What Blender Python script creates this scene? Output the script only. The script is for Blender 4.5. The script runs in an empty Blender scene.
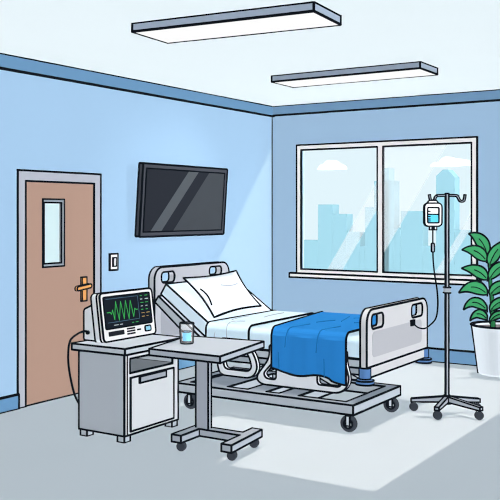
import bpy, bmesh, math
from mathutils import Vector, Matrix

SC = bpy.context.scene
COL = SC.collection
PI = math.pi

# ------------------------------------------------------------------ materials
def lin(h):
    h = h.lstrip('#')
    out = []
    for i in (0, 2, 4):
        v = int(h[i:i+2], 16) / 255
        out.append(v / 12.92 if v <= 0.04045 else ((v + 0.055) / 1.055) ** 2.4)
    return out

MATS = {}
def mat(name, rgb, vary=0.0, scale=3.0):
    """flat matt paint with a faint procedural mottling"""
    if name in MATS: return MATS[name]
    m = bpy.data.materials.new(name); m.use_nodes = True
    nt = m.node_tree; nt.nodes.clear()
    out = nt.nodes.new('ShaderNodeOutputMaterial')
    d = nt.nodes.new('ShaderNodeBsdfDiffuse')
    if vary:
        tc = nt.nodes.new('ShaderNodeTexCoord')
        nz = nt.nodes.new('ShaderNodeTexNoise'); nz.inputs['Scale'].default_value = scale
        nt.links.new(tc.outputs['Object'], nz.inputs['Vector'])
        rp = nt.nodes.new('ShaderNodeValToRGB')
        rp.color_ramp.elements[0].position = 0.3; rp.color_ramp.elements[1].position = 0.7
        rp.color_ramp.elements[0].color = [c * (1 - vary) for c in rgb] + [1]
        rp.color_ramp.elements[1].color = [min(1, c * (1 + vary)) for c in rgb] + [1]
        nt.links.new(nz.outputs['Fac'], rp.inputs['Fac'])
        nt.links.new(rp.outputs['Color'], d.inputs['Color'])
    else:
        d.inputs['Color'].default_value = list(rgb) + [1]
    nt.links.new(d.outputs[0], out.inputs[0])
    m.diffuse_color = list(rgb) + [1]
    MATS[name] = m
    return m

def emis(name, rgb, s=1.0):
    if name in MATS: return MATS[name]
    m = bpy.data.materials.new(name); m.use_nodes = True
    nt = m.node_tree; nt.nodes.clear()
    out = nt.nodes.new('ShaderNodeOutputMaterial')
    e = nt.nodes.new('ShaderNodeEmission')
    e.inputs['Color'].default_value = list(rgb) + [1]; e.inputs['Strength'].default_value = s
    nt.links.new(e.outputs[0], out.inputs[0])
    MATS[name] = m
    return m

# light arriving on each kind of face (set by the lamps further down)
KEY = (0.97, 0.985, 1.0)      # tint of the added shadowless fill suns
EX = tuple(1.25 * k for k in KEY)      # faces turned to the right  (+X)
EY = tuple(0.86 * k for k in KEY)      # faces turned to the front  (-Y)
EZ = tuple(0.76 * k for k in KEY)      # faces turned up
ED = tuple(1.25 * k for k in KEY)      # faces turned down
SKYL = (0.77, 0.92, 0.98)    # open sky on the buildings outside
BEAM = (0.51, 0.44, 0.38)    # warm patch from the added beam lamps, on top of EZ

def facing(hexcol, *E):
    """paint colour that looks like hexcol on a face that receives the light E"""
    c = lin(hexcol)
    tot = [sum(e[i] for e in E) for i in range(3)]
    return [min(0.97, c[i] / tot[i]) for i in range(3)]

INKW = 1.3
INK = mat('ink_outline', (0.004, 0.006, 0.009))

def X(name, h): return mat(name, facing(h, EX))
def Y(name, h): return mat(name, facing(h, EY))
def Z(name, h): return mat(name, facing(h, EZ))
def ZB(name, h): return mat(name, facing(h, EZ, BEAM))

# ------------------------------------------------------------------ mesh builder
class MB:
    def __init__(s):
        s.bm = bmesh.new()
        s.ni = s.bm.faces.layers.int.new('ni')
        s.lines = []
    def _f(s, vs, mi, ni=0):
        try:
            f = s.bm.faces.new(vs)
        except ValueError:
            return None
        f.material_index = mi; f[s.ni] = ni
        return f
    def box(s, x0, x1, y0, y1, z0, z1, mi=0, ni=0, M=None):
        P = [(x, y, z) for x in (x0, x1) for y in (y0, y1) for z in (z0, z1)]
        v = [s.bm.verts.new(M @ Vector(p) if M else p) for p in P]
        for q in ((0,1,3,2), (4,6,7,5), (0,4,5,1), (2,3,7,6), (0,2,6,4), (1,5,7,3)):
            s._f([v[i] for i in q], mi, ni)
        return s
    def prism(s, axis, poly, a, b, holes=(), mi=0, side_mi=None, ni=0, M=None):
        side_mi = mi if side_mi is None else side_mi
        def P(u, v, w):
            p = {'x': (w, u, v), 'y': (u, w, v), 'z': (u, v, w)}[axis]
            return M @ Vector(p) if M else Vector(p)
        loops = [poly] + list(holes)
        caps = []
        for w in (a, b):
            rings = [[s.bm.verts.new(P(u, v, w)) for u, v in lp] for lp in loops]
            caps.append(rings)
            if len(loops) == 1:
                s._f(rings[0], mi, ni)
            else:
                es = []
                for r in rings:
                    for i in range(len(r)):
                        es.append(s.bm.edges.new((r[i], r[(i + 1) % len(r)])))
                res = bmesh.ops.triangle_fill(s.bm, use_beauty=True, use_dissolve=False, edges=es)
                for g in res['geom']:
                    if isinstance(g, bmesh.types.BMFace):
                        g.material_index = mi; g[s.ni] = ni
        for r0, r1 in zip(*caps):
            n = len(r0)
            for i in range(n):
                s._f([r0[i], r0[(i + 1) % n], r1[(i + 1) % n], r1[i]], side_mi, ni)
        return s
    def tube(s, path, r, n=8, mi=0, closed=False, ni=1, caps=True):
        path = [Vector(p) for p in path]
        m = len(path); rings = []; up = None
        for i, p in enumerate(path):
            if closed:
                t = path[(i + 1) % m] - path[i - 1]
            else:
                t = path[min(i + 1, m - 1)] - path[max(i - 1, 0)]
            t.normalize()
            if up is None:
                up = t.orthogonal().normalized()
            else:
                up = (up - t * up.dot(t)).normalized()
            sd = t.cross(up)
            rr = r[i] if isinstance(r, (list, tuple)) else r
            rings.append([s.bm.verts.new(p + (up * math.cos(k * 2 * PI / n) + sd * math.sin(k * 2 * PI / n)) * rr) for k in range(n)])
        for i in range(m if closed else m - 1):
            a, b = rings[i], rings[(i + 1) % m]
            for k in range(n):
                s._f([a[k], a[(k + 1) % n], b[(k + 1) % n], b[k]], mi, ni)
        if caps and not closed:
            s._f(rings[0], mi, ni); s._f(rings[-1], mi, ni)
        return s
    def lathe(s, prof, cx=0, cy=0, n=32, mi=0, ni=0, M=None, cap=(True, True)):
        rings = []
        for r, z in prof:
            ring = []
            for k in range(n):
                p = Vector((cx + r * math.cos(2 * PI * k / n), cy + r * math.sin(2 * PI * k / n), z))
                ring.append(s.bm.verts.new(M @ p if M else p))
            rings.append(ring)
        for a, b in zip(rings, rings[1:]):
            for k in range(n):
                s._f([a[k], a[(k + 1) % n], b[(k + 1) % n], b[k]], mi, ni)
        if cap[0]: s._f(rings[0], mi, ni)
        if cap[1]: s._f(rings[-1], mi, ni)
        return s
    def grid(s, rows, mi=0, ni=0):
        V = [[s.bm.verts.new(p) for p in r] for r in rows]
        for a, b in zip(V, V[1:]):
            for k in range(len(a) - 1):
                s._f([a[k], a[k + 1], b[k + 1], b[k]], mi, ni)
        return s
    def line(s, path, r, mi):
        if mi == 1: r *= INKW
        """a drawn line: thin real tube"""
        s.lines.append(([Vector(p) for p in path], r, mi)); return s
    def ink(s, r, mi, thr=34):
        """thin dark beading along every sharp or open edge of what is in the mesh so far"""
        bm = s.bm; r *= INKW
        bmesh.ops.recalc_face_normals(bm, faces=bm.faces[:])
        todo = []
        for e in bm.edges:
            lf = e.link_faces
            if not lf or all(f[s.ni] for f in lf): continue
            if len(lf) == 1 or (len(lf) == 2 and lf[0].normal.angle(lf[1].normal, 0) > math.radians(thr)):
                todo.append((e.verts[0].co.copy(), e.verts[1].co.copy()))
        for a, b in todo:
            d = b - a
            if d.length < 1e-6: continue
            d.normalize(); k = r * 0.45
            s.tube([a - d * k, b + d * k], r, 6, mi)
        return s
    def build(s, name, mats, parent=None, local=False, smooth=False):
        for path, r, mi in s.lines:
            s.tube(path, r, 6, mi)
        bm = s.bm
        bmesh.ops.recalc_face_normals(bm, faces=bm.faces[:])
        org = Vector((0, 0, 0))
        if parent is not None:
            org = ORG.get(parent.name, org)
            if local: org = Vector((0, 0, 0))
        else:
            lo = [min(v.co[i] for v in bm.verts) for i in range(3)]
            hi = [max(v.co[i] for v in bm.verts) for i in range(3)]
            org = Vector(((lo[0] + hi[0]) / 2, (lo[1] + hi[1]) / 2, lo[2]))
        for v in bm.verts: v.co -= org
        if smooth:
            for f in bm.faces: f.smooth = True
        me = bpy.data.meshes.new(name); bm.to_mesh(me); bm.free()
        for m in (mats if isinstance(mats, (list, tuple)) else [mats]): me.materials.append(m)
        o = bpy.data.objects.new(name, me); COL.objects.link(o)
        if parent is not None:
            o.parent = parent
            ORG[o.name] = org
        else:
            o.location = org; ORG[o.name] = org
        return o

ORG = {}
def thing(name, label, cat, loc=(0, 0, 0), rotz=0.0, group=None):
    o = bpy.data.objects.new(name, None); COL.objects.link(o)
    o.location = loc; o.rotation_euler = (0, 0, rotz); o.empty_display_size = 0.1
    o['label'] = label; o['category'] = cat
    if group: o['group'] = group
    ORG[o.name] = Vector(loc) if not rotz else Vector((0, 0, 0))
    return o
def tag(o, label, cat, group=None):
    o['label'] = label; o['category'] = cat
    if group: o['group'] = group
    return o
def struct(o):
    o['kind'] = 'structure'; return o
def copy_tree(o, parent=None):
    c = o.copy(); COL.objects.link(c)
    if parent is not None: c.parent = parent
    for ch in list(o.children): copy_tree(ch, c)
    return c

def rrect(u0, u1, v0, v1, r, n=6):
    """rounded rectangle; r = one radius or four (u0v0, u1v0, u1v1, u0v1)"""
    if not isinstance(r, (list, tuple)): r = [r] * 4
    P = []
    for (cu, cv, su, sv, a0), rr in zip(((u0, v0, 1, 1, 180), (u1, v0, -1, 1, 270), (u1, v1, -1, -1, 0), (u0, v1, 1, -1, 90)), r):
        for k in range(n + 1):
            a = math.radians(a0 + 90 * k / n)
            P.append((cu + su * rr + rr * math.cos(a), cv + sv * rr + rr * math.sin(a)))
    return P

def round_poly(pts, r, n=5):
    """round the corners of any polygon"""
    out = []; m = len(pts)
    for i in range(m):
        p = Vector(pts[i]); a = Vector(pts[i - 1]); b = Vector(pts[(i + 1) % m])
        rr = r[i] if isinstance(r, (list, tuple)) else r
        da = (a - p); db = (b - p)
        ra = min(rr, da.length * 0.48); rb = min(rr, db.length * 0.48)
        A = p + da.normalized() * ra; B = p + db.normalized() * rb
        for k in range(n + 1):
            t = k / n
            q = A * (1 - t) ** 2 + p * 2 * t * (1 - t) + B * t * t
            out.append((q.x, q.y))
    return out

def spline(pts, n=8):
    """Catmull-Rom through points"""
    P = [Vector(p) for p in pts]; out = []
    for i in range(len(P) - 1):
        p0 = P[max(i - 1, 0)]; p1 = P[i]; p2 = P[i + 1]; p3 = P[min(i + 2, len(P) - 1)]
        for k in range(n):
            t = k / n
            out.append(0.5 * ((2 * p1) + (p2 - p0) * t + (2 * p0 - 5 * p1 + 4 * p2 - p3) * t * t + (3 * p1 - p0 - 3 * p2 + p3) * t ** 3))
    out.append(P[-1]); return out

# ------------------------------------------------------------------ the room
RX, FY, CH = 6.6, -12.0, 3.0
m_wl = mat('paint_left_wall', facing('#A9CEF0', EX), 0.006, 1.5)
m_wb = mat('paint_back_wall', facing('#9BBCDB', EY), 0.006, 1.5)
m_wo = mat('paint_other_walls', (0.94, 0.95, 0.96), 0.006, 1.5)
m_fl = mat('floor_vinyl', facing('#B1BDC6', EZ), 0.006, 1.2)
m_ce = mat('ceiling_paint', facing('#EAF7FD', ED), 0.004, 1.2)

def wall_with_hole(axis, outer, hole, a, b, m):
    mb = MB()
    (u0, u1, v0, v1) = outer; (h0, h1, k0, k1) = hole
    for q in ((u0, h0, v0, v1), (h1, u1, v0, v1), (h0, h1, v0, k0), (h0, h1, k1, v1)):
        if q[1] - q[0] < 1e-4 or q[3] - q[2] < 1e-4: continue
        if axis == 'x': mb.box(a, b, q[0], q[1], q[2], q[3])
        else: mb.box(q[0], q[1], a, b, q[2], q[3])
    return mb

DY0, DY1, DZ = -4.211, -3.169, 2.037
WX0, WX1, WZ0, WZ1 = 0.367, 2.622, 0.935, 2.500
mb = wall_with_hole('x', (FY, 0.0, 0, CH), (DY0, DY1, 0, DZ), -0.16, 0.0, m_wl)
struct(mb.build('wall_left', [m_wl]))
mb = MB(); mb.line([(0, 0, 0.15), (0, 0, 2.88)], 0.0085, 1)  # inked outline where the two walls meet, not a moulding
struct(mb.build('corner_ink_line', [m_wl, INK]))
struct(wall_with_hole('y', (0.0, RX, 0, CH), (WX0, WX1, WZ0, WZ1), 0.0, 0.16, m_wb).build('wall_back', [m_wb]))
struct(MB().box(RX, RX + 0.16, FY, 0.16, 0, CH).build('wall_right', [m_wo]))
struct(MB().box(0.0, RX, FY - 0.16, FY, 0, CH).build('wall_front', [m_wo]))
struct(MB().box(-0.16, RX + 0.16, FY - 0.16, 0.16, -0.1, 0).build('floor', [m_fl]))
struct(MB().box(-0.16, RX + 0.16, FY - 0.16, 0.16, CH, CH + 0.1).build('ceiling', [m_ce]))

m_bl = X('baseboard_blue_left', '#6C9CC8'); m_bb = Y('baseboard_blue_back', '#6E98BF')
m_cl = X('crown_blue_left', '#6F9CC4'); m_cb = Y('crown_blue_back', '#7096B9')
mb = MB(); mb.box(0.0, 0.022, FY, DY0, 0, 0.125); mb.box(0.0, 0.022, DY1, 0.0, 0, 0.125); mb.ink(0.0075, 1)
struct(mb.build('baseboard_left', [m_bl, INK]))
mb = MB(); mb.box(0.0, RX, -0.022, 0.0, 0.0, 0.15); mb.ink(0.009, 1)
struct(mb.build('baseboard_back', [m_bb, INK]))
mb = MB(); mb.box(0.0, 0.03, FY, 0.0, 2.877, CH); mb.ink(0.0085, 1)
struct(mb.build('trim_1', [m_cl, INK]))
mb = MB(); mb.box(0.0, RX, -0.03, 0.0, 2.885, CH); mb.ink(0.0085, 1)
struct(mb.build('trim_2', [m_cb, INK]))

# ------------------------------------------------------------------ door
m_dfr = X('door_frame_grey', '#BBC1CF'); m_door = X('door_brown', '#B8998A')
m_brass = X('handle_brass', '#EFB06A'); m_dgl = X('door_glass_pale', '#D8F3F9'); m_dgf = X('door_glass_frame', '#97A3B0')
d = bpy.data.objects.new('door_1', None); COL.objects.link(d); d.location = (0, -3.69, 0); struct(d); ORG[d.name] = Vector(d.location)
mb = MB()
fw_ = 0.09
mb.prism('x', [(DY0, 0), (DY0, DZ), (DY1, DZ), (DY1, 0), (DY1 - fw_, 0), (DY1 - fw_, DZ - fw_), (DY0 + fw_, DZ - fw_), (DY0 + fw_, 0)], -0.12, 0.008)
mb.ink(0.0075, 1)
mb.build('door_frame', [m_dfr, INK], d)
leaf_out = [(DY0 + fw_, 0.006), (DY1 - fw_, 0.006), (DY1 - fw_, DZ - fw_), (DY0 + fw_, DZ - fw_)]
gy0, gy1, gz0, gz1 = -3.915, -3.652, 1.192, 1.793
hole = [(gy0, gz0), (gy1, gz0), (gy1, gz1), (gy0, gz1)]
mb = MB(); mb.prism('x', leaf_out, -0.05, 0.0, [hole]); mb.ink(0.0065, 1)
leaf = mb.build('door_leaf', [m_door, INK], d)
mb = MB()
mb.prism('x', hole, -0.045, 0.006, [[(gy0 + .012, gz0 + .03), (gy1 - .036, gz0 + .03), (gy1 - .036, gz1 - .03), (gy0 + .012, gz1 - .03)]])
mb.ink(0.006, 1)
mb.build('window_bead', [m_dgf, INK], leaf)
mb = MB(); mb.box(-0.03, -0.02, gy0 + .012, gy1 - .036, gz0 + .03, gz1 - .03)
mb.build('glass_pane', [m_dgl], leaf)
h = MB(); h.box(0.0, 0.02, -3.434, -3.372, 0.855, 1.075); h.ink(0.006, 1)
hp = h.build('door_handle', [m_brass, INK], leaf)
h = MB(); h.prism('x', round_poly([(-3.535, 0.957), (-3.345, 0.977), (-3.345, 1.012), (-3.535, 0.995)], 0.02), 0.028, 0.055); h.ink(0.006, 1, 50)
h.box(0.018, 0.03, -3.415, -3.391, 0.968, 0.998)
h.build('lever', [m_brass, INK], hp)

# ------------------------------------------------------------------ window
m_win = Y('window_white', '#EDF6FB'); m_sill = Y('sill_white', '#F2F8FC')
w = bpy.data.objects.new('window_1', None); COL.objects.link(w); w.location = (1.5, 0, WZ0); struct(w); ORG[w.name] = Vector(w.location)
mb = MB()
a1, b1, a2, b2 = 0.427, 1.442, 1.513, 2.562
mb.prism('y', [(WX0, WZ0), (WX1, WZ0), (WX1, WZ1), (WX0, WZ1)], -0.025, -0.003,
         [[(a1, WZ0 + .05), (b1, WZ0 + .05), (b1, WZ1 - .06), (a1, WZ1 - .06)], [(a2, WZ0 + .05), (b2, WZ0 + .05), (b2, WZ1 - .06), (a2, WZ1 - .06)]])
mb.ink(0.008, 1)
mb.build('window_frame', [m_win, INK], w)
mb = MB(); mb.box(0.29, 2.66, -0.07, 0.0, 0.885, 0.935); mb.ink(0.0085, 1)
mb.build('window_sill', [m_sill, INK], w)

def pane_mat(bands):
    """clear glass; slanted whitish bands imitate reflection streaks"""
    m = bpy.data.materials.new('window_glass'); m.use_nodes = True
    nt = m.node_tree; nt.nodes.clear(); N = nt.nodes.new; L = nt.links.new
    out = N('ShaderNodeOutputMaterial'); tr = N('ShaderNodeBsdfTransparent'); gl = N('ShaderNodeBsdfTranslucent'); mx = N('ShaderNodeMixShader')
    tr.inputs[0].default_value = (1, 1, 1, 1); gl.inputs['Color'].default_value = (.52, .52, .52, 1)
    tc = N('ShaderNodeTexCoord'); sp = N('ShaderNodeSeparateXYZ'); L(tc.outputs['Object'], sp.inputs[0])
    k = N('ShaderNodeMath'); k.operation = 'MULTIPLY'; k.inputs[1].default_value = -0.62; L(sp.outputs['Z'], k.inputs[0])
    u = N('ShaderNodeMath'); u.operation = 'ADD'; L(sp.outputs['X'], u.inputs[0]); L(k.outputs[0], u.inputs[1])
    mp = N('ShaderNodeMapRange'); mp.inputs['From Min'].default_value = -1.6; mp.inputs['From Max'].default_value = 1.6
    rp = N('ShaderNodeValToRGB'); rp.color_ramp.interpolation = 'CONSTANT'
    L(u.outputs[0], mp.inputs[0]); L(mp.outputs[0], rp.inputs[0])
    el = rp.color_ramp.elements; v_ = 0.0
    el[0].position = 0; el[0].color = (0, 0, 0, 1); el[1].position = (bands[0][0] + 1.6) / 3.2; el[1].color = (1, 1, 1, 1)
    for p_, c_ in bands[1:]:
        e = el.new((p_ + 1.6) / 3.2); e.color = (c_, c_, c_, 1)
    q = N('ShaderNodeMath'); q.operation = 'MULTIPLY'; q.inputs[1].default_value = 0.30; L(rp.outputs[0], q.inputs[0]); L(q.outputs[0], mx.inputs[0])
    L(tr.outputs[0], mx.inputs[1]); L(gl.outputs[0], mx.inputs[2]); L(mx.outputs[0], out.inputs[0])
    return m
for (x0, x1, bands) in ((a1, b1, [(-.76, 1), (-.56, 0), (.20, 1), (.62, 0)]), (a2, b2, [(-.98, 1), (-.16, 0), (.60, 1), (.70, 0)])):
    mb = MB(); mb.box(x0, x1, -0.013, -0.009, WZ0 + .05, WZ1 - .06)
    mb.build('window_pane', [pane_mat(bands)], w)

# ------------------------------------------------------------------ city and clouds outside
m_city = mat('distant_tower_blue', facing('#ABE0F2', EY, SKYL))
m_city2 = mat('distant_tower_pale', facing('#B4E4F4', EY, SKYL))
GB = -30.0
def building(label, blocks, dy=0.0, m=m_city):
    mb = MB()
    for (x0, x1, z) in blocks:
        mb.box(x0, x1, 60 + dy, 61.2 + dy, GB, z)
    return tag(mb.build('city_building', [m]), label, 'building', 'city buildings outside the window')
building('low pale blue block at the far left edge of the skyline', [(-35.0, -31.45, -0.74)])
building('flat-topped blue tower left of the stepped tower in the left window pane', [(-31.43, -29.97, 2.42)])
building('shoulder-height blue block against the right side of the flat-topped tower in the left pane', [(-29.95, -28.62, 1.58)])
building('short blue block right of the shoulder-height block in the left pane', [(-28.60, -27.37, 0.03)])
building('lowest blue block, in the gap near the middle of the left pane', [(-27.35, -26.92, -1.16)])
building('blue tower rising in steps behind the middle window bar', [(-26.90, -26.03, 2.183), (-26.03, -24.24, 4.388), (-25.45, -24.7, 5.47)])
building('low blue block just right of the middle window bar', [(-24.22, -23.65, 0.41)])
building('wide blue block left of the drip bag in the right pane', [(-23.63, -21.67, 1.837)])
building('low blue block behind the drip bag in the right pane', [(-21.65, -20.56, -1.05)])
mb = MB(); mb.prism('y', [(-20.536, GB), (-18.975, GB), (-18.975, 4.55), (-19.55, 5.2), (-19.95, 5.2), (-20.536, 4.7)], 60, 61.2)
tag(mb.build('city_building', [m_city]), 'tall blue tower with pointed top behind the drip stand pole', 'building', 'city buildings outside the window')
building('mid-height blue block at the right end of the skyline', [(-18.95, -15.5, 0.30)])

m_cloud = mat('cloud_white', (0.98, 0.98, 0.98))
def cloud(label, x0, x1, zb, bumps):
    mb = MB(); n = 40; top = []
    for i in range(n + 1):
        x = x0 + (x1 - x0) * i / n; z = 0
        for (c, r, hh) in bumps:
            t = (i / n - c) / r
            if abs(t) < 1: z = max(z, hh * math.sqrt(1 - t * t))
        top.append((x, zb + z))
    mb.prism('y', [(x0, zb - .02), (x1, zb - .02)] + top[::-1], 64.5, 65.5)
    return tag(mb.build('cloud', [m_cloud]), label, 'cloud', 'clouds outside the window')
cloud('small white cloud seen through the left window pane', -33.9, -31.3, 5.75, [(0.5, 0.32, .85), (0.3, 0.3, .5), (.75, .25, .5)])
cloud('long white cloud seen through the right window pane', -22.8, -19.1, 5.75, [(0.42, 0.22, .8), (0.2, 0.2, .35), (.65, .3, .6), (.85, .15, .4)])

# ------------------------------------------------------------------ ceiling lights
m_lh = Y('light_housing_grey', '#8E9DAF'); m_lo = emis('light_diffuser_glow', (1, 1, 1), 1.0); m_lo.cycles.emission_sampling = 'NONE'
t = thing('ceiling_light', 'long flat ceiling light nearest the camera, above the television', 'ceiling light', (2.38, -4.45, 2.94), math.radians(5.0), 'ceiling lights')
mb = MB(); mb.box(-0.69, 0.69, -0.225, 0.225, 0.0, 0.06); mb.ink(0.0075, 1)
mb.build('housing', [m_lh, INK], t, True)
mb = MB(); mb.box(-0.68, 0.68, -0.215, 0.215, -0.004, 0.004)
mb.build('diffuser', [m_lo], t, True)
c = copy_tree(t); c.location = (2.06, -1.955, 2.94); c.rotation_euler = (0, 0, 0); c.scale = (1.10, 0.93, 1)
c['label'] = 'long flat ceiling light farther back, in front of the window wall'

# ------------------------------------------------------------------ television
m_tvb = X('tv_bezel', '#4A4E57')
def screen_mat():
    """dark glass; slanted glossier bands are put in to imitate reflection streaks"""
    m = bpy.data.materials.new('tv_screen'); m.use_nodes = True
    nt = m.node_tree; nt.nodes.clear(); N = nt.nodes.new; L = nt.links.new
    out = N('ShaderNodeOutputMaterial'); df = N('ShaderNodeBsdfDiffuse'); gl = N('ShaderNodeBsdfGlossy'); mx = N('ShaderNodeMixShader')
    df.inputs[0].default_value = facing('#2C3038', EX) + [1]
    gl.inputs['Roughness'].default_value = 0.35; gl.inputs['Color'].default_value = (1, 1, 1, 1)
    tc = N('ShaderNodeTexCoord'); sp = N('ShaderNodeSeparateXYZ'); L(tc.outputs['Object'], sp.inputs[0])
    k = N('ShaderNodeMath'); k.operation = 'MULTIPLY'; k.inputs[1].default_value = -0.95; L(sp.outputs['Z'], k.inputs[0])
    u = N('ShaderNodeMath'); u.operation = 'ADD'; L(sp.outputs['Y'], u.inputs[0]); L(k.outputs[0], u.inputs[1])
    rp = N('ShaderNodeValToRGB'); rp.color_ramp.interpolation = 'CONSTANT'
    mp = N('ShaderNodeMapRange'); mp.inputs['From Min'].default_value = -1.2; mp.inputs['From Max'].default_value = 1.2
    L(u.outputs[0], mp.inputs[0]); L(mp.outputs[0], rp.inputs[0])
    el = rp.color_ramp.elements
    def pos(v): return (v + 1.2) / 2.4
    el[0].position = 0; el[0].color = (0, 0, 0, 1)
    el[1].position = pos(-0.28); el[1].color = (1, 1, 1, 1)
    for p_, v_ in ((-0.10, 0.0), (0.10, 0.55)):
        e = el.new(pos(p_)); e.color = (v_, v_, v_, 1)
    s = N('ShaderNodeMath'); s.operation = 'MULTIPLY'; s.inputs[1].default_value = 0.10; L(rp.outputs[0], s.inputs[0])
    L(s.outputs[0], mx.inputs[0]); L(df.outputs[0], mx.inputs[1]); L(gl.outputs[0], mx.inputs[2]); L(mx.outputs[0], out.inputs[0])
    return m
# the set leans forward a little on its bracket
TVC = Vector((0.115, -1.953, 1.798)); TVM = Matrix.Translation(TVC) @ Matrix.Rotation(math.radians(4.0), 4, 'Y')
t = thing('television', 'flat dark wall television with a thin frame, on the blue left wall', 'television', (0.0, -1.953, 1.806))
mb = MB(); mb.prism('x', rrect(-0.742, 0.742, -0.366, 0.366, 0.012, 2), -0.05, 0.0, mi=0, M=TVM); mb.ink(0.0085, 1)
mb.build('casing', [m_tvb, INK], t)
mb = MB(); mb.box(-0.002, 0.003, -0.690, 0.690, -0.318, 0.318, M=TVM); mb.ink(0.006, 1)
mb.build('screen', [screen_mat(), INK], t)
mb = MB(); mb.box(-0.001, 0.085, -2.15, -1.75, 1.68, 1.93)
mb.build('wall_bracket', [m_tvb], t)

# ------------------------------------------------------------------ light switch
t = thing('light_switch', 'small white light switch on the wall just right of the door', 'light switch', (0, -2.985, 1.13))
mb = MB(); mb.box(0, 0.014, -3.042, -2.930, 1.118, 1.275); mb.ink(0.0065, 1)
mb.build('switch_plate', [X('switch_white', '#F7FAFC'), INK], t)
mb = MB(); mb.box(0.012, 0.026, -3.008, -2.964, 1.155, 1.238); mb.ink(0.0055, 1)
mb.build('rocker', [X('switch_rocker', '#E6ECF2'), INK], t)

# ------------------------------------------------------------------ hospital bed
m_brd = X('bed_board_grey', '#DEE1E7'); m_hb = X('bed_headboard_grey', '#C6CBD6'); m_pan = X('bed_board_inset', '#C3C7D0')
m_steel = mat('bed_steel', facing('#A5AFBA', EY)); m_steel2 = mat('bed_steel_dark', facing('#8F9AA6', EY)); m_rail = mat('bed_rail_light', facing('#CBD2DB', EY))
m_mat = mat('mattress_cover', facing('#C6DBF2', EY)); m_blue = mat('bed_collar_blue', facing('#5C86BE', (1.35, 1.35, 1.35)))
m_rub = mat('rubber_dark', facing('#3B4048', (1.2, 1.2, 1.2))); m_hub = mat('caster_grey', facing('#B4BCC6', EY))
bed = thing('hospital_bed', 'grey hospital bed on casters with raised head end, standing below the window', 'bed', (1.75, -2.75, 0))
R = 0.0072
hole = lambda y0, y1, z0, z1: rrect(y0, y1, z0, z1, 0.038, 5)[::-1]
# headboard
mb = MB(); mb.prism('x', rrect(-3.145, -1.925, 0.36, 1.168, [.03, .03, .11, .11], 7), 0.575, 0.64,
                    [hole(-3.045, -2.845, 1.022, 1.122), hole(-2.275, -2.06, 1.047, 1.133)])
mb.ink(R, 1)
hb = mb.build('headboard', [m_hb, INK], bed)
mb = MB(); mb.prism('x', rrect(-3.05, -2.02, 0.52, 0.93, 0.06), 0.64, 0.643, ni=1)
mb.build('inset_panel', [X('headboard_inset', '#AEB4C0')], hb)
# footboard
mb = MB(); mb.prism('x', rrect(-3.305, -2.055, 0.478, 0.922, [.012, .012, .105, .105], 7), 2.785, 2.84,
                    [hole(-3.222, -2.997, 0.768, 0.880), hole(-2.415, -2.165, 0.775, 0.885)])
mb.ink(R, 1)
fb = mb.build('footboard', [m_brd, INK], bed)
mb = MB(); mb.prism('x', rrect(-3.205, -2.185, 0.545, 0.745, 0.04), 2.84, 2.8425, ni=1)
mb.build('inset_panel', [m_pan], fb)
mb = MB(); mb.box(2.80, 2.835, -3.27, -2.10, 0.395, 0.476); mb.ink(R * .9, 1)
mb.build('lower_rail', [m_brd, INK], fb)
for yc in (-3.285, -2.075):
    mb = MB(); prof = [(0.042, 0.478), (0.042, 0.392), (0.068, 0.380), (0.068, 0.352)]
    mb.lathe(prof, 2.815, yc, 24); mb.ink(R * .9, 1)
    for sgn in (-1, 1):
        mb.line([(2.815 + sgn * .042 * .843, yc + sgn * .042 * .537, .478), (2.815 + sgn * .042 * .843, yc + sgn * .042 * .537, .392)], R * .9, 1)
    mb.build('corner_bumper', [m_blue, INK], fb)
# mattress: flat part and raised head part
prof = [(2.76, .665), (1.325, .665), (.795, 1.028), (.735, .935), (1.245, .575), (1.36, .52), (2.76, .52)]
mb = MB(); mb.prism('y', prof, -3.17, -2.09); mb.ink(R, 1)
mb.build('mattress', [mat('mattress_white', facing('#C9DDF3', EY)), INK], bed)
# deck
prof = [(.715, .915), (1.225, .545), (1.36, .517), (2.78, .517), (2.78, .45), (1.30, .45), (1.17, .475), (.675, .86)]
mb = MB(); mb.prism('y', prof, -3.18, -2.08); mb.ink(R, 1)
mb.build('mattress_deck', [m_steel, INK], bed)
# sub frame below the deck
mb = MB(); mb.box(0.62, 2.79, -3.12, -3.06, .385, .445); mb.box(0.62, 2.79, -2.20, -2.14, .385, .445)
mb.box(1.15, 1.22, -3.06, -2.20, .385, .445); mb.box(2.55, 2.62, -3.06, -2.20, .385, .445); mb.ink(R * .9, 1)
mb.build('support_frame', [m_steel2, INK], bed)
# base frame
BX0, BX1, BY0, BY1, BZ0, BZ1 = 1.12, 2.80, -3.46, -2.56, 0.142, 0.216
mb = MB()
outer = [(BX0, BY0), (BX1, BY0), (BX1, BY1), (BX0, BY1)]
inner = lambda x0, x1: [(x0, BY0 + .085), (x1, BY0 + .085), (x1, BY1 - .085), (x0, BY1 - .085)][::-1]
mb.prism('z', outer, BZ0, BZ1, [inner(1.22, 1.27), inner(1.60, 1.80), inner(1.98, 2.10), inner(2.28, 2.70)], mi=2, side_mi=0)
mb.ink(R, 1)
mb.build('base_frame', [m_steel, INK, mat('bed_steel_top_shaded', facing('#A3ACB7', EZ, BEAM))], bed)  # upper faces coloured darker, as if shaded under the bed
for (xa, xb, yy) in ((1.40, 1.78, -2.86), (2.42, 2.02, -2.86), (1.40, 1.78, -2.50), (2.42, 2.02, -2.50)):
    mb = MB(); dx = 0.10 if xb > xa else -0.10
    mb.prism('y', [(xa, BZ1), (xa + dx, BZ1), (xb + dx, .39), (xb, .39)], yy, yy + 0.09); mb.ink(R * .8, 1)
    mb.build('lift_arm', [m_hub, INK], bed)

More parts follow.
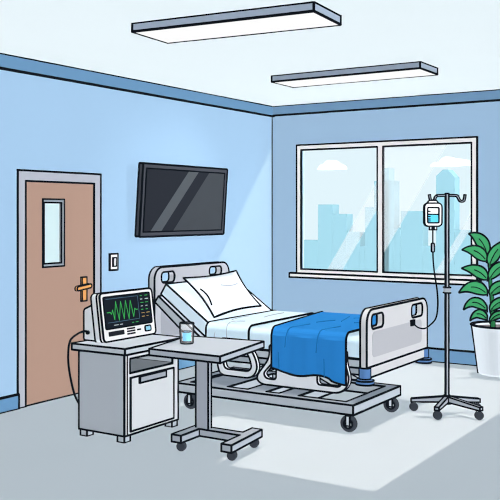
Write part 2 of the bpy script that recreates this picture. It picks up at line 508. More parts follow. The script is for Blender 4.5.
def caster(name, x, y, r, wd, ang, parent, top, mw=None, fork=True, R_=0.006, zfork=None):
    """wheel (tyre, hub) in a fork; axle direction ang in plan"""
    M = Matrix.Translation((x, y, r + .001)) @ Matrix.Rotation(ang, 4, 'Z') @ Matrix.Rotation(PI / 2, 4, 'X')
    mb = MB()
    if fork:
        M2 = Matrix.Translation((x, y, 0)) @ Matrix.Rotation(ang, 4, 'Z')
        mb.box(-.016, .016, -wd / 2 - .012, -wd / 2 - .004, r * .8, top, M=M2)
        mb.box(-.016, .016, wd / 2 + .004, wd / 2 + .012, r * .8, top, M=M2)
        mb.box(-.016, .016, -wd / 2 - .012, wd / 2 + .012, top - .012, top, M=M2)
        mb.ink(R_ * .7, 1)
    else:
        mb.lathe([(r * .45, r * 1.6), (r * .45, top)], x, y, 12)
    f = mb.build(name, [m_hub, INK], parent)
    mb = MB(); b = r * .25
    mb.lathe([(r - b, -wd / 2), (r, -wd / 2 + b * .7), (r, wd / 2 - b * .7), (r - b, wd / 2)], 0, 0, 24, M=M, mi=0)
    if fork:
        mb.lathe([(r * .50, -wd / 2 - .003), (r * .50, wd / 2 + .003)], 0, 0, 20, mi=2, M=M)
    mb.ink(R_ * .8, 1, 60)
    mb.build('wheel', [mw or m_rub, INK, m_hub], f)
    return f
for (x, y) in ((2.745, -3.42), (2.745, -2.62), (1.255, -3.42), (1.255, -2.62)):
    caster('caster', x, y, 0.066, 0.04, math.radians(8), bed, BZ0, R_=.008)

# side rails: bent flat bars with a plate
def foot_rail(y0, y1):
    mb = MB()
    o = round_poly([(1.955, .585), (1.955, .478), (1.822, .305), (1.872, .255), (2.615, .255), (2.69, .353), (2.645, .5), (2.645, .585)], [.02, .05, .06, .06, .08, .08, .05, .02])
    i1 = round_poly([(1.99, .535), (2.01, .47), (1.895, .345), (1.925, .305), (2.02, .305), (2.02, .535)], .03)[::-1]
    i2 = round_poly([(2.40, .535), (2.40, .305), (2.60, .305), (2.63, .353), (2.595, .49), (2.595, .535)], .03)[::-1]
    mb.prism('y', o, y0, y1, [i1, i2]); mb.ink(R * .9, 1)
    return mb.build('side_rail', [m_rail, INK], bed)
def head_rail(y0, y1, dx=0):
    mb = MB()
    P = lambda L: [(a + dx, b) for a, b in L]
    o = round_poly(P([(1.43, .60), (1.435, .37), (1.47, .292), (1.785, .292), (1.845, .38), (1.80, .505), (1.70, .60)]), [.05, .08, .06, .07, .08, .09, .06])
    i = round_poly(P([(1.49, .555), (1.495, .40), (1.515, .347), (1.755, .347), (1.785, .39), (1.75, .485), (1.68, .555)]), .04)[::-1]
    mb.prism('y', o, y0, y1, [i]); mb.ink(R * .9, 1)
    return mb.build('side_rail', [m_rail, INK], bed)
foot_rail(-3.285, -3.245); head_rail(-3.285, -3.245)
head_rail(-2.02, -1.98)

# ------------------------------------------------------------------ bedding
m_sheet = mat('sheet_white', facing('#C2DBF2', EY)); m_fold = mat('fold_grey', (0.30, 0.36, 0.44))
def drape(xs_near, xs_far, top, ynear, yfar, zfront, zback, rr=0.05, wave=None):
    """cloth lying on the mattress and hanging over its long sides; single sheet"""
    prof = [(ynear, None)]
    for k in range(7):
        a = PI - k * PI / 2 / 6
        prof.append((ynear + rr + rr * math.cos(a), top - rr + rr * math.sin(a)))
    for k in range(1, 8): prof.append((ynear + rr + (yfar - ynear - 2 * rr) * k / 8, top))
    for k in range(7):
        a = PI / 2 - k * PI / 2 / 6
        prof.append((yfar - rr + rr * math.cos(a), top - rr + rr * math.sin(a)))
    prof.append((yfar, zback))
    n = 28; rows = []
    for i in range(n + 1):
        t = i / n; row = []
        for j, (y, z) in enumerate(prof):
            w_ = max(0, min(1, (y - ynear) / (yfar - ynear)))
            x0 = xs_near[0] + (xs_far[0] - xs_near[0]) * w_; x1 = xs_near[1] + (xs_far[1] - xs_near[1]) * w_
            yy = y
            if z is None:
                z = zfront(t) if callable(zfront) else zfront
            if wave and j <= 1: yy -= wave(t)
            row.append((x0 + (x1 - x0) * t, yy, z))
        rows.append(row)
    return rows
mb = MB(); mb.grid(drape((1.60, 2.775), (1.56, 2.775), .700, -3.212, -2.045, .528, .53)); mb.ink(R, 1)
tag(mb.build('bed_sheet', [m_sheet, INK]), 'white top sheet spread over the flat part of the mattress', 'sheet')
mb = MB(); mb.grid(drape((1.275, 1.715), (1.285, 1.70), .718, -3.228, -2.03, .535, .53, .06)); mb.ink(R, 1)
for (p0, p1, p2) in (((1.50, -3.236, .56), (1.49, -3.20, .722), (1.52, -2.98, .722)), ((1.38, -3.236, .56), (1.37, -3.236, .62), (1.38, -3.19, .712))):
    mb.line(spline([p0, p1, p2], 6), .0035, 2)
mb.line(spline([(1.50, -2.62, .720), (1.47, -2.45, .720), (1.47, -2.22, .720)], 6), .004, 2)
mb.line(spline([(1.36, -2.95, .720), (1.33, -2.8, .720), (1.33, -2.62, .720)], 6), .003, 2)
tag(mb.build('turned_down_sheet', [m_sheet, INK, m_fold]), 'white folded-back cuff of bedding below the pillow', 'sheet')
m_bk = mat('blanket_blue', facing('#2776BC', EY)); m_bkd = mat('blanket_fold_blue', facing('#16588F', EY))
mb = MB()
zf = lambda t: .385 - .030 * t + .016 * math.cos(t * 9.5) - (.012 if t > .80 else 0)
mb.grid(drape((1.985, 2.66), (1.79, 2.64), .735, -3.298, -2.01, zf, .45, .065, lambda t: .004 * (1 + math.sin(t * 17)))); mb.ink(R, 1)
def fold(x0, x1, s0, s1):
    """a crease that follows the cloth: s < 0 down the front, s > 0 across the top"""
    out = []
    q = .065 * PI / 2
    for k in range(17):
        s_ = s0 + (s1 - s0) * k / 16; x = x0 + (x1 - x0) * k / 16
        if s_ < 0: p = (x, -3.306, .670 + s_)
        elif s_ < q:
            a = PI - s_ / .065; p = (x, -3.233 + .070 * math.cos(a), .670 + .070 * math.sin(a))
        else: p = (x, -3.233 + (s_ - q), .739)
        out.append(p)
    return out
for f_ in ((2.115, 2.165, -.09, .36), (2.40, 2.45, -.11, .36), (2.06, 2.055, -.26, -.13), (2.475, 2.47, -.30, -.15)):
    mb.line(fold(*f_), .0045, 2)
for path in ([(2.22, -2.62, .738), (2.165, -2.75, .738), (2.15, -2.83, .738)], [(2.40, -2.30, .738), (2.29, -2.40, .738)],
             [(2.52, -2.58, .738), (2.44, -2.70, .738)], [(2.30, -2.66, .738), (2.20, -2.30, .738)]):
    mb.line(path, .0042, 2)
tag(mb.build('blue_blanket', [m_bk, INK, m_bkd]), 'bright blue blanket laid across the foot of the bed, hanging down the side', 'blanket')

# pillow on the slope of the raised mattress
sl = Vector((.505, 0, -.343)).normalized(); nn = Vector((.343, 0, .505)).normalized(); P0 = Vector((.795, 0, 1.028))
m_pil = mat('pillow_white', (0.66, 0.73, 0.80))
CORN = [(.02, -2.985), (-.01, -2.068), (.536, -2.325), (.58, -3.158)]   # (down the slope, y): TL TR BR BL
def pil(a, b, hh):
    TL, TR, BR, BL = [Vector(q) for q in CORN]
    # scalloped edges: the middle of each side pulled in
    p = TL * (1 - a) * (1 - b) + TR * a * (1 - b) + BR * a * b + BL * (1 - a) * b
    c_ = (TL + TR + BR + BL) / 4
    ea = abs(2 * a - 1); eb = abs(2 * b - 1)
    pull = 0.10 * (max(ea, eb) ** 3) * (1 - min(ea, eb) ** 2)
    p = p + (c_ - p) * pull
    return P0 + sl * p.x + Vector((0, p.y, 0)) + nn * hh
def puff(a, b): return (1 - abs(2 * a - 1) ** (5 if a < .5 else 2)) ** .9 * (1 - abs(2 * b - 1) ** 2.2)
n = 20; top = []; bot = []
SE = .065
for i in range(n + 1):
    r1 = []; r2 = []
    for j in range(n + 1):
        a = j / n; b = i / n
        g = puff(a, b)
        r1.append(pil(a, b, SE + .062 * g)); r2.append(pil(a, b, SE - .060 * g))
    top.append(r1); bot.append(r2)
mb = MB()
V1 = [[mb.bm.verts.new(p) for p in r] for r in top]
V2 = [[V1[i][j] if i in (0, n) or j in (0, n) else mb.bm.verts.new(bot[i][j]) for j in range(n + 1)] for i in range(n + 1)]
for V in (V1, V2):
    for i in range(n):
        for j in range(n): mb._f([V[i][j], V[i][j + 1], V[i + 1][j + 1], V[i + 1][j]], 0)
rim = [top[0][j] for j in range(n)] + [top[i][n] for i in range(n)] + [top[n][n - j] for j in range(n)] + [top[n - i][0] for i in range(n)]
mb.tube([p + nn * .004 for p in rim], .0098, 6, 1, closed=True)
surf = lambda a, b: pil(a, b, SE + .065 * puff(a, b))
mb.line([surf(.055 + .02 * math.sin(k / 8 * PI), .36 + .42 * k / 8) for k in range(9)], .006, 1)
mb.line([surf(.42 + .35 * k / 8, .42 + .05 * math.sin(k / 8 * PI)) for k in range(9)], .0042, 2)
o = tag(mb.build('pillow', [m_pil, INK, m_fold], smooth=True), 'plump white pillow leaning on the raised head of the bed', 'pillow')

# ------------------------------------------------------------------ bedside cabinet
m_cab = mat('cabinet_grey', facing('#9FA8B2', EY)); m_cabf = X('cabinet_front_pale', '#D9DFE7'); m_cabd = X('cabinet_door_pale', '#DBE2E9')  # carcass greyer than the front: side shading put into its colour
m_cabt = mat('cabinet_top_grey', facing('#A9B2BC', EY)); m_in = X('cabinet_inside', '#8C959E')
cab = thing('bedside_cabinet', 'grey bedside cabinet with open shelf and one pale door, left of the overbed table', 'cabinet', (1.30, -4.28, 0))
RC = .0062
mb = MB()
CX0, CX1, CY0, CY1, CZ0, CZ1 = 1.078, 1.520, -4.597, -3.957, .05, .643
mb.box(CX0, CX1, CY0, CY0 + .03, CZ0, CZ1); mb.ink(RC, 1)
mb.box(CX0, CX1 - .015, CY1 - .03, CY1, CZ0, CZ1, ni=1); mb.box(CX0, CX0 + .03, CY0 + .03, CY1 - .03, CZ0, CZ1, ni=1)
mb.box(CX0 + .03, CX1 - .015, CY0 + .03, CY1 - .03, CZ0, CZ0 + .03, ni=1)
mb.build('carcass', [m_cab, INK], cab)
mb = MB()
mb.prism('x', [(CY0, CZ0), (CY1, CZ0), (CY1, CZ1), (CY0, CZ1)], CX1, CX1 + .003,
         [[(-4.538, .500), (-4.028, .500), (-4.028, .606), (-4.538, .606)][::-1]])
mb.ink(RC, 1)
mb.build('face_frame', [m_cabf, INK], cab)
mb = MB(); mb.box(CX0 + .03, CX1 - .02, CY0 + .03, CY1 - .03, .470, .497); mb.ink(RC * .6, 1)
mb.build('shelf', [X('cabinet_shelf', '#8C959E'), INK], cab)
mb = MB(); mb.box(CX1, CX1 + .010, -4.536, -4.022, .075, .466); mb.ink(RC, 1)
dr = mb.build('cabinet_door', [m_cabd, INK], cab)
mb = MB(); mb.prism('x', [(-4.442, .463), (-4.132, .463), (-4.132, .416), (-4.442, .416)], CX1 + .010, CX1 + .022); mb.ink(RC, 1)
mb.build('door_pull', [X('cabinet_pull_grey', '#A7AFBC'), INK], dr)
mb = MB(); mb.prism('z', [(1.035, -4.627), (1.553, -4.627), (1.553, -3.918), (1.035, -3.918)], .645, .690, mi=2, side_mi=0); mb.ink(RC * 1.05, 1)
mb.build('cabinet_top', [m_cabt, INK, mat('cabinet_top_lit', facing('#CBD2DA', EZ))], cab)  # top face paler than the edges: its lighting put into the colour
for (x, y) in ((1.122, -4.56), (1.485, -4.56), (1.485, -3.995), (1.122, -3.995)):
    mb = MB(); mb.box(x - .032, x + .032, y - .032, y + .032, 0, .05); mb.ink(RC, 1)
    mb.build('foot', [m_cab, INK], cab)

# ------------------------------------------------------------------ patient monitor
mon = thing('patient_monitor', 'grey and white patient monitor with a green heartbeat trace, on the bedside cabinet', 'monitor', (1.15, -4.18, .69))
MM = Matrix.Translation((1.235, -4.183, .694)) @ Matrix.Rotation(math.radians(-7.7), 4, 'Y') @ Matrix.Diagonal((1, .96, .945, 1))
m_mw = X('monitor_white', '#EFF1F4'); m_mg = mat('monitor_grey', facing('#C3C9D1', EY))
mb = MB(); mb.prism('x', rrect(-.325, .325, 0.0, .392, .035, 5), -.085, -.03, M=MM); mb.ink(.0062, 1)
mb.prism('y', round_poly([(1.0, .694), (1.14, .694), (1.14, .975), (1.09, .968), (1.0, .93)], .02), -4.46, -3.95)
mb.ink(.0062, 1, 40)
mb.build('housing', [m_mg, INK], mon)
mb = MB(); mb.prism('x', rrect(-.325, .325, 0.0, .392, .035, 5), -.03, 0.0, M=MM); mb.ink(.0065, 1)
bz = mb.build('bezel', [m_mw, INK], mon)
m_grn = emis('trace_green', lin('#3FB559')); m_wt = emis('readout_white', lin('#C8D6DC'))
tp = lambda a, b, o=.006: MM @ Vector((o, a, b))
import random
random.seed(4)
mb = MB(); mb.prism('x', rrect(-.290, .285, .100, .358, .012, 3), -.002, .004, M=MM); mb.ink(.0045, 1)
for (p, q) in (((-.262, .34), (.125, .34)), ((.128, .34), (.128, .152)), ((-.262, .150), (.125, .150))): mb.line([tp(*p), tp(*q)], .0022, 5)
for r_ in range(7):
    b_ = .337 - r_ * .029
    for a_ in (.160, .220):
        L_ = random.choice((.022, .034, .04))
        mb.line([tp(a_, b_), tp(a_ + L_, b_)], .0032 if r_ % 3 == 1 else .0024, 2 + r_ % 2 if r_ < 5 else 4)
for a_, L_ in ((-.19, .05), (-.12, .03), (.03, .02), (.075, .03)): mb.line([tp(a_, .125), tp(a_ + L_, .125)], .0026, 3 if a_ < 0 else 2)
scr = mb.build('screen', [X('monitor_screen_dark', '#1C232C'), INK, m_grn, m_wt, X('readout_amber', '#C9A56B'), X('readout_frame', '#46627A')], bz)
mb = MB()
wv = [(-.262, .232), (-.225, .232), (-.212, .215), (-.195, .25), (-.180, .168), (-.150, .315), (-.125, .160), (-.090, .310), (-.065, .165), (-.030, .312), (-.005, .160), (.030, .308), (.055, .172), (.078, .240), (.09, .228), (.112, .228)]
mb.line([tp(*p) for p in wv], .0034, 0)
mb.build('heartbeat_trace', [m_grn], scr)
m_slot = X('monitor_slot_dark', '#23272E')
mb = MB(); mb.prism('x', rrect(-.262, -.075, .040, .078, .006, 2), 0, .003, M=MM)
for k in range(3): mb.prism('x', rrect(-.040, .062, .030 + k * .021, .044 + k * .021, .004, 2), 0, .003, M=MM)
mb.prism('x', rrect(.085, .135, .052, .066, .004, 2), 0, .003, M=MM)
mb.build('front_slots', [m_slot], bz)
mb = MB(); mb.prism('x', rrect(.185, .258, .036, .080, .012, 3), 0, .006, M=MM); mb.ink(.0045, 1, 50)
mb.build('blue_button', [X('button_blue', '#8CCBE6'), INK], bz)
mb = MB(); mb.tube(spline([(1.04, -4.44, .755), (1.03, -4.48, .765), (1.02, -4.54, .755), (.995, -4.60, .71), (.99, -4.62, .62), (.99, -4.61, .48), (1.015, -4.58, .30), (1.04, -4.54, .21), (1.06, -4.48, .16)], 8), .0085, 8)
mb.lathe([(.016, -.01), (.016, .02)], 0, 0, 12, M=Matrix.Translation((1.045, -4.455, .755)) @ Matrix.Rotation(PI / 2, 4, 'X'))
mb.build('power_cable', [INK], mon)

# ------------------------------------------------------------------ overbed table
m_tt = mat('table_top_grey', facing('#98A1AD', EY)); m_tl2 = mat('table_leg_grey', facing('#959DAA', EY))
tb = thing('overbed_table', 'grey wheeled overbed table with one column, in front of the bed', 'table', (2.1, -4.3, 0))
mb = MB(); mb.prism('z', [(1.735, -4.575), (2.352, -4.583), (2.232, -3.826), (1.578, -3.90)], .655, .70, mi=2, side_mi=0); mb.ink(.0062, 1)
mb.build('table_top', [m_tt, INK, mat('table_top_lit', facing('#D0D7DF', EZ, BEAM))], tb)  # upper face given a lighter colour to imitate light from above
mb = MB(); mb.box(1.978, 2.086, -4.345, -4.308, .10, .655); mb.ink(.006, 1)
mb.build('column', [m_tl2, INK], tb)
mb = MB(); mb.prism('z', [(1.955, -4.60), (2.035, -4.60), (2.025, -4.37), (2.372, -4.37), (2.392, -4.625), (2.472, -4.625), (2.415, -4.15), (2.335, -4.15), (2.345, -4.29), (1.945, -4.29)], .075, .125)
mb.ink(.006, 1)
mb.build('base', [m_tt, INK], tb)
for (x, y) in ((1.995, -4.54), (2.425, -4.545), (2.378, -4.19)):
    caster('caster', x, y, .034, .04, math.radians(20), tb, .075, fork=False, R_=.005, mw=mat('caster_charcoal', facing('#3A3F47', (1.3, 1.3, 1.3))))

# ------------------------------------------------------------------ glass of water
gl = thing('water_glass', 'small clear glass half full of blue water, on the overbed table', 'glass', (1.815, -4.235, .70))
def clear(name, tint, fac):
    m = bpy.data.materials.new(name); m.use_nodes = True
    nt = m.node_tree; nt.nodes.clear(); N = nt.nodes.new; L = nt.links.new
    out = N('ShaderNodeOutputMaterial'); tr = N('ShaderNodeBsdfTransparent'); df = N('ShaderNodeBsdfDiffuse'); mx = N('ShaderNodeMixShader')
    df.inputs[0].default_value = list(tint) + [1]; mx.inputs[0].default_value = fac
    L(tr.outputs[0], mx.inputs[1]); L(df.outputs[0], mx.inputs[2]); L(mx.outputs[0], out.inputs[0])
    return m
gx, gy = 1.815, -4.235
mb = MB(); mb.lathe([(.044, .706), (.050, .856)], gx, gy, 24, cap=(True, False)); mb.ink(.0042, 1, 40)
for sgn in (-1, 1):
    mb.line([(gx + sgn * .044 * .843, gy + sgn * .044 * .537, .706), (gx + sgn * .050 * .843, gy + sgn * .050 * .537, .856)], .0062, 1)
mb.build('tumbler', [clear('clear_glass', (.90, .93, .95), .16), INK], gl)
mb = MB(); mb.lathe([(.030, .718), (.034, .792)], gx, gy, 24); mb.ink(.0045, 1, 40)
mb.build('water', [mat('water_blue', facing('#5DBBE8', EY)), INK], gl)

# ------------------------------------------------------------------ drip stand (stands turned towards the room)
YAW = math.radians(32.49)
iv = thing('drip_stand', 'grey wheeled drip stand with a hooked pole, right of the bed', 'drip stand', (3.15, -2.40, 0), YAW)
m_pole = mat('pole_grey', facing('#8F98A3', EY)); RV = .0058
mb = MB(); mb.box(-.012, .012, -.012, .012, .10, 1.832); mb.ink(RV, 1)
mb.build('pole', [m_pole, INK], iv, True)
mb = MB(); mb.prism('z', rrect(-.026, .026, -.026, .026, .008, 3), 1.005, 1.05); mb.ink(.0055, 1, 50)
mb.build('clamp_collar', [m_pole, INK], iv, True)
mb = MB(); mb.lathe([(.038, .085), (.038, .125), (.022, .15)], 0, 0, 20); mb.ink(RV, 1)
mb.build('hub', [m_pole, INK], iv, True)
legs = [(-.262, .085), (-.128, -.235), (.205, -.245), (.268, .075)]
for (u, v) in legs:
    a = math.atan2(v, u); Ln = math.hypot(u, v)
    Mr = Matrix.Rotation(a, 4, 'Z')
    mb = MB(); mb.prism('y', [(.03, .095), (Ln + .02, .078), (Ln + .02, .105), (.03, .14)], -.018, .018, M=Mr); mb.ink(RV, 1)
    lg = mb.build('base_leg', [m_pole, INK], iv, True)
    caster('caster', u, v, .036, .042, 0.0, lg, .08, fork=False, R_=.005, mw=MATS['caster_charcoal'])
hk = [(-.085, -.0, 1.815), (0, 0, 1.817), (.075, 0, 1.815), (.092, 0, 1.800), (.105, 0, 1.775), (.125, 0, 1.768), (.142, 0, 1.778), (.150, 0, 1.822)]
hk2 = [(-.085, 0, 1.815), (-.098, 0, 1.800), (-.105, 0, 1.778), (-.122, 0, 1.771), (-.138, 0, 1.778), (-.147, 0, 1.822)]
mb = MB()
def ribbon(path, w_, mb, mi):
    """flat hook strip in the vertical plane of the bar"""
    P = spline(path, 5); L1 = []; L2 = []
    for i, p in enumerate(P):
        t_ = (P[min(i + 1, len(P) - 1)] - P[max(i - 1, 0)]).normalized(); nrm = Vector((-t_.z, 0, t_.x))
        L1.append(p + nrm * w_); L2.append(p - nrm * w_)
    poly = [(q.x, q.z) for q in L1] + [(q.x, q.z) for q in L2[::-1]]
    mb.prism('y', poly, -.006, .006, mi=mi)
ribbon(hk, .0075, mb, 0); ribbon(hk2, .0075, mb, 0); mb.ink(.0046, 1, 50)
mb.build('hook_bar', [m_pole, INK], iv, True)

bag = thing('drip_bag', 'clear drip bag half full of blue fluid, hanging on the drip stand', 'drip bag', (3.15, -2.40, 1.54), YAW)
def bz_(z): return z - 1.54
mb = MB(); cx = -.120
mb.prism('y', rrect(cx - .072, cx + .072, bz_(1.560), bz_(1.752), .032, 5), -.028, .012,
         [rrect(cx - .047, cx + .047, bz_(1.588), bz_(1.715), .008, 2)[::-1]]); mb.ink(.0052, 1, 45)
mb.prism('y', round_poly([(cx - .05, bz_(1.75)), (cx + .05, bz_(1.75)), (cx + .03, bz_(1.775)), (cx - .03, bz_(1.775))], .01), -.012, .004)
mb.ink(.005, 1, 60)
bb = mb.build('pouch', [Y('bag_white', '#F4F7FA'), INK], bag, True)
mb = MB(); mb.box(cx - .047, cx + .047, -.020, .006, bz_(1.588), bz_(1.715)); 
for zz in (1.684, 1.641, 1.620, 1.604): mb.line([(cx - .046, -.022 if zz > 1.66 else -.026, bz_(zz)), (cx - .022, -.022 if zz > 1.66 else -.026, bz_(zz))], .0042, 1)
mb.build('clear_window', [Y('bag_window', '#EDF5FA'), INK], bag, True)
mb = MB(); mb.box(cx - .044, cx + .044, -.0245, .008, bz_(1.591), bz_(1.659))
mb.line([(cx - .046, -.026, bz_(1.659)), (cx + .046, -.026, bz_(1.659))], .0045, 1)
mb.build('fluid', [Y('fluid_blue', '#56BDE2'), INK], bag, True)
mb = MB()
for du in (-.02, .02): mb.box(cx + du - .010, cx + du + .010, -.022, -.004, bz_(1.530), bz_(1.565))
mb.ink(.0042, 1, 50)
mb.build('ports', [m_hub, INK], bag, True)
mb = MB(); mb.prism('y', rrect(cx - .011, cx + .011, bz_(1.345), bz_(1.418), .008, 3), -.018, .002); mb.ink(.0045, 1, 50)
mb.build('drip_chamber', [m_pole, INK], bag, True)
# the tube runs from the bag, over the floor side of the pole, to the footboard
ci, si = math.cos(YAW), math.sin(YAW)
def W2L(p):   # room coordinates to the stand's own
    dx, dy = p[0] - 3.15, p[1] + 2.40
    return (dx * ci + dy * si, -dx * si + dy * ci, p[2] - 1.54)
tube = [(cx, -.008, bz_(1.345)), (cx + .004, -.008, bz_(1.26)), (cx + .014, -.02, bz_(1.15)), (cx + .030, -.04, bz_(1.02)), (cx + .030, -.06, bz_(.90)), (cx + .015, -.06, bz_(.80)),
        W2L((2.93, -2.22, .70)), W2L((2.90, -2.27, .675)), W2L((2.87, -2.34, .69)), W2L((2.855, -2.40, .728))]
mb = MB(); mb.tube(spline(tube, 8), .0065, 8); mb.tube([(cx, -.008, bz_(1.415)), (cx, -.008, bz_(1.56))], .0062, 8)
mb.build('drip_tube', [INK], bag, True)
mb = MB(); q = W2L((2.845, -2.40, .735))
mb.box(-.008, .012, -.05, .035, -.026, .026, M=Matrix.Translation(q) @ Matrix.Rotation(-YAW, 4, 'Z'))
mb.build('tube_connector', [INK], bag, True)

# ------------------------------------------------------------------ potted plant
PX, PY = 3.005, -.40
pl = thing('potted_plant', 'tall green leafy plant in a white pot, at the right edge below the window', 'plant', (PX, PY, 0))
m_pot = mat('pot_white', facing('#DDE6EE', (1.2, 1.2, 1.2)))
mb = MB()
mb.lathe([(.225, .012), (.242, 0.03), (.300, .475), (.308, .515), (.283, .515), (.275, .47)], PX, PY, 40, cap=(True, False)); mb.ink(.0085, 1, 50)
for sgn in (-1, 1):
    mb.line([(PX + sgn * r_ * .843, PY + sgn * r_ * .537, z_) for r_, z_ in ((.240, .02), (.302, .475), (.308, .515))], .009, 1)
mb.build('pot', [m_pot, INK], pl)
mb = MB(); mb.lathe([(.20, .40), (.279, .485)], PX, PY, 32)
mb.build('soil', [mat('soil_brown', facing('#8D8688', EZ, BEAM), .05, 30)], pl)
RT = Vector((math.cos(YAW), math.sin(YAW), 0)); FW = Vector((-math.sin(YAW), math.cos(YAW), 0))
CP = Vector((PX, PY, 0))
def pp(u, z, v=0.0): return CP + RT * u + FW * v + Vector((0, 0, z))
m_st = mat('stem_green', facing('#2F7D4C', (1.4, 1.4, 1.4))); m_leaf = mat('leaf_green', facing('#43A369', (1.45, 1.45, 1.45)))
mb = MB()
stem = spline([pp(-.09, .46), pp(-.09, .62), pp(-.10, .80), pp(-.115, .95), pp(-.12, 1.10), pp(-.14, 1.21)], 6)
mb.tube(stem, [.022 - .012 * i / (len(stem) - 1) for i in range(len(stem))], 10, 0)
for sgn in (-1, 1):
    mb.line([p + RT * sgn * (.022 - .012 * i / (len(stem) - 1)) for i, p in enumerate(stem)], .0065, 1)
mb.build('stem', [m_st, INK], pl)
S = 97.3
def U(px): return (px - 503.5) / S
def ZZ(py): return (375.0 - py) / S + 0.005
LEAVES = [  # base, bend, tip (drawn in the plant's own upright plane), half width, lean towards the room
    ((489.4, 256), (484, 236), (469, 233.6), 6.2, .06), ((488.5, 261.5), (478, 247), (461, 249.5), 6.0, .12),
    ((489.4, 280), (479, 267), (461, 268), 5.8, .10), ((489.4, 295), (474, 280), (457.4, 292), 6.2, .14),
    ((489.2, 311), (474, 294), (462.5, 309), 5.0, .12), ((489.2, 320), (478, 307), (468.5, 319.5), 4.3, .14),
    ((491.5, 266), (494, 250), (509, 239), 6.6, .08), ((491.5, 280), (496, 264), (513, 262), 6.2, .12),
    ((492, 296), (498, 282), (514, 284), 6.2, .10), ((492, 312), (498, 297), (515, 301), 5.4, .12),
    ((491.5, 322), (500, 308), (512, 318), 4.2, .10)]
mb = MB(); veins = []
for (b_, c_, t_, hw, lean) in LEAVES:
    B_, C_, T_ = [Vector((U(p[0]), ZZ(p[1]))) for p in (b_, c_, t_)]
    n = 12; L1 = []; L2 = []; MID = []
    for i in range(n + 1):
        t = i / n
        q = B_ * (1 - t) ** 2 + C_ * 2 * t * (1 - t) + T_ * t * t
        d_ = ((C_ - B_) * (1 - t) + (T_ - C_) * t).normalized(); nr = Vector((-d_.y, d_.x))
        wdt = (1.0 if b_[0] > 490.5 else 1.12) * hw / S * (math.sin(PI * t ** .80) ** .85) * (1 - .25 * t)
        lv = -lean * t
        MID.append(pp(q.x, q.y, lv)); e1 = q + nr * wdt; e2 = q - nr * wdt
        L1.append(pp(e1.x, e1.y, lv - .15 * wdt)); L2.append(pp(e2.x, e2.y, lv - .15 * wdt))
    rows = [[a, m_, c2] for a, m_, c2 in zip(L1, MID, L2)]
    mb.grid(rows, 0, 1)
    veins.append(([p - FW * .004 for p in MID[1:8]], .0045))
    veins.append((L1, .0075)); veins.append((L2, .0075))
    veins.append(([MID[0], pp(B_.x + (.006 if b_[0] > 490 else -.0), B_.y - .02)], .008))
for pth, r_ in veins: mb.line(pth, r_, 1)
mb.build('foliage', [m_leaf, INK], pl)

# ------------------------------------------------------------------ light
def sun(name, direction, rgb, shadow=False):
    l = bpy.data.lights.new(name, 'SUN'); l.energy = PI * max(rgb); l.color = [c_ / max(rgb) for c_ in rgb]; l.angle = 0
    l.use_shadow = shadow
    o = bpy.data.objects.new(name, l); COL.objects.link(o)
    o.rotation_euler = Vector(direction).to_track_quat('-Z', 'Y').to_euler()
    o.location = (3, -4, 2.5)
    return o
sun('soft_light_from_right', (-1, 0, 0), EX)  # unseen shadowless suns, one per axis, added for flat face tones
sun('soft_light_from_front', (0, 1, 0), EY)
sun('soft_light_from_above', (0, 0, -1), EZ)
sun('soft_light_from_below', (0, 0, 1), ED)
sun('soft_light_from_left', (1, 0, 0), [.8 * k for k in KEY])
sun('soft_light_from_back', (0, -1, 0), [1.05 * k for k in KEY])

# bright floor patch: unseen parallel-beam lamps added under the ceiling
SLOPE = 0.10
HB = 2.67
def beam(fx0, fx1, fy0, fy1):
    l = bpy.data.lights.new('patch_beam_lamp', 'AREA'); l.shape = 'RECTANGLE'
    l.size = fx1 - fx0; l.size_y = fy1 - fy0; l.spread = math.radians(0.4)
    l.color = [c_ / max(BEAM) for c_ in BEAM]
    l.energy = PI * max(BEAM) * l.size * l.size_y
    o = bpy.data.objects.new('patch_beam_lamp', l); COL.objects.link(o)
    o.location = ((fx0 + fx1) / 2, (fy0 + fy1) / 2 + SLOPE * HB, HB)
    o.rotation_euler = (-math.atan(SLOPE), 0, 0)
beam(.92, 3.52, -3.42, 0.10)
beam(1.61, 3.52, -4.22, -3.42)
beam(1.71, 3.52, -4.65, -4.22)

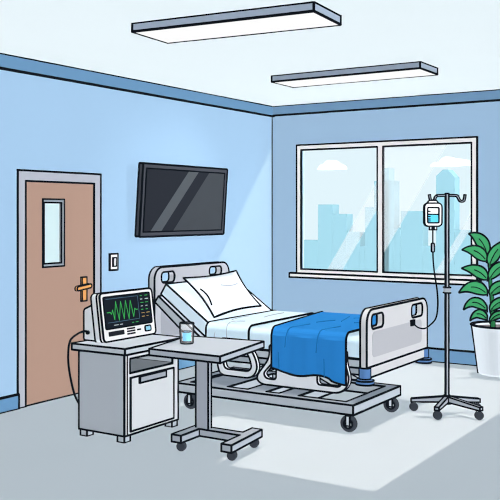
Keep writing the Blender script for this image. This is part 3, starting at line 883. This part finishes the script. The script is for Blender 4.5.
# parallel glint on the left wall: unseen added lamp, turned about its own axis so its edge falls as a slanting line
l = bpy.data.lights.new('wall_glint', 'AREA'); l.shape = 'RECTANGLE'; l.size = 4.0; l.size_y = 4.0; l.spread = math.radians(0.4)
GL = (.36, .28, .15); l.color = [c_ / max(GL) for c_ in GL]; l.energy = PI * max(GL) * 16
o = bpy.data.objects.new('wall_glint', l); COL.objects.link(o)
e1 = Vector((0, 1, 1.16)).normalized(); e2 = Vector((0, 1.16, -1)).normalized()     # along the edge, away from it
mid = Vector((0, -0.7, 2.5 - .7 * 1.16)) + e2 * 2.0
zax = Vector((1, 0, 0)); yax = e2; xax = yax.cross(zax)
M3 = Matrix((xax, yax, zax)).transposed()
o.matrix_world = Matrix.Translation((1.6, mid.y, mid.z)) @ M3.to_4x4()

# unseen spot added to throw the television's shadow on the wall
l = bpy.data.lights.new('tv_shadow_spot', 'SPOT'); l.energy = 85; l.spot_size = math.radians(46); l.spot_blend = 1.0; l.shadow_soft_size = 0.02
o = bpy.data.objects.new('tv_shadow_spot', l); COL.objects.link(o)
o.location = (2.8, -1.15, 2.78)
o.rotation_euler = (Vector((0, -2.1, 1.75)) - Vector(o.location)).to_track_quat('-Z', 'Y').to_euler()

# sky
wd = bpy.data.worlds.new('sky'); SC.world = wd; wd.use_nodes = True
bg = wd.node_tree.nodes.get('Background') or wd.node_tree.nodes.new('ShaderNodeBackground')
bg.inputs[0].default_value = lin('#E3F6FD') + [1]; bg.inputs[1].default_value = 1.0

# ------------------------------------------------------------------ camera
cam = bpy.data.cameras.new('camera'); cam.sensor_width = 36; cam.lens = 36 * 892 / 500
cam.shift_y = -37 / 500; cam.clip_start = .05; cam.clip_end = 400
o = bpy.data.objects.new('camera', cam); COL.objects.link(o)
o.location = (5.7612, -9.55995, 1.67); o.rotation_euler = (PI / 2, 0, YAW)
SC.camera = o
SC.view_settings.view_transform = 'Standard'
SC.view_settings.look = 'None'
SC.cycles.diffuse_bounces = 0
SC.cycles.filter_width = 1.2
SC.cycles.use_light_tree = False
SC.cycles.transparent_max_bounces = 12
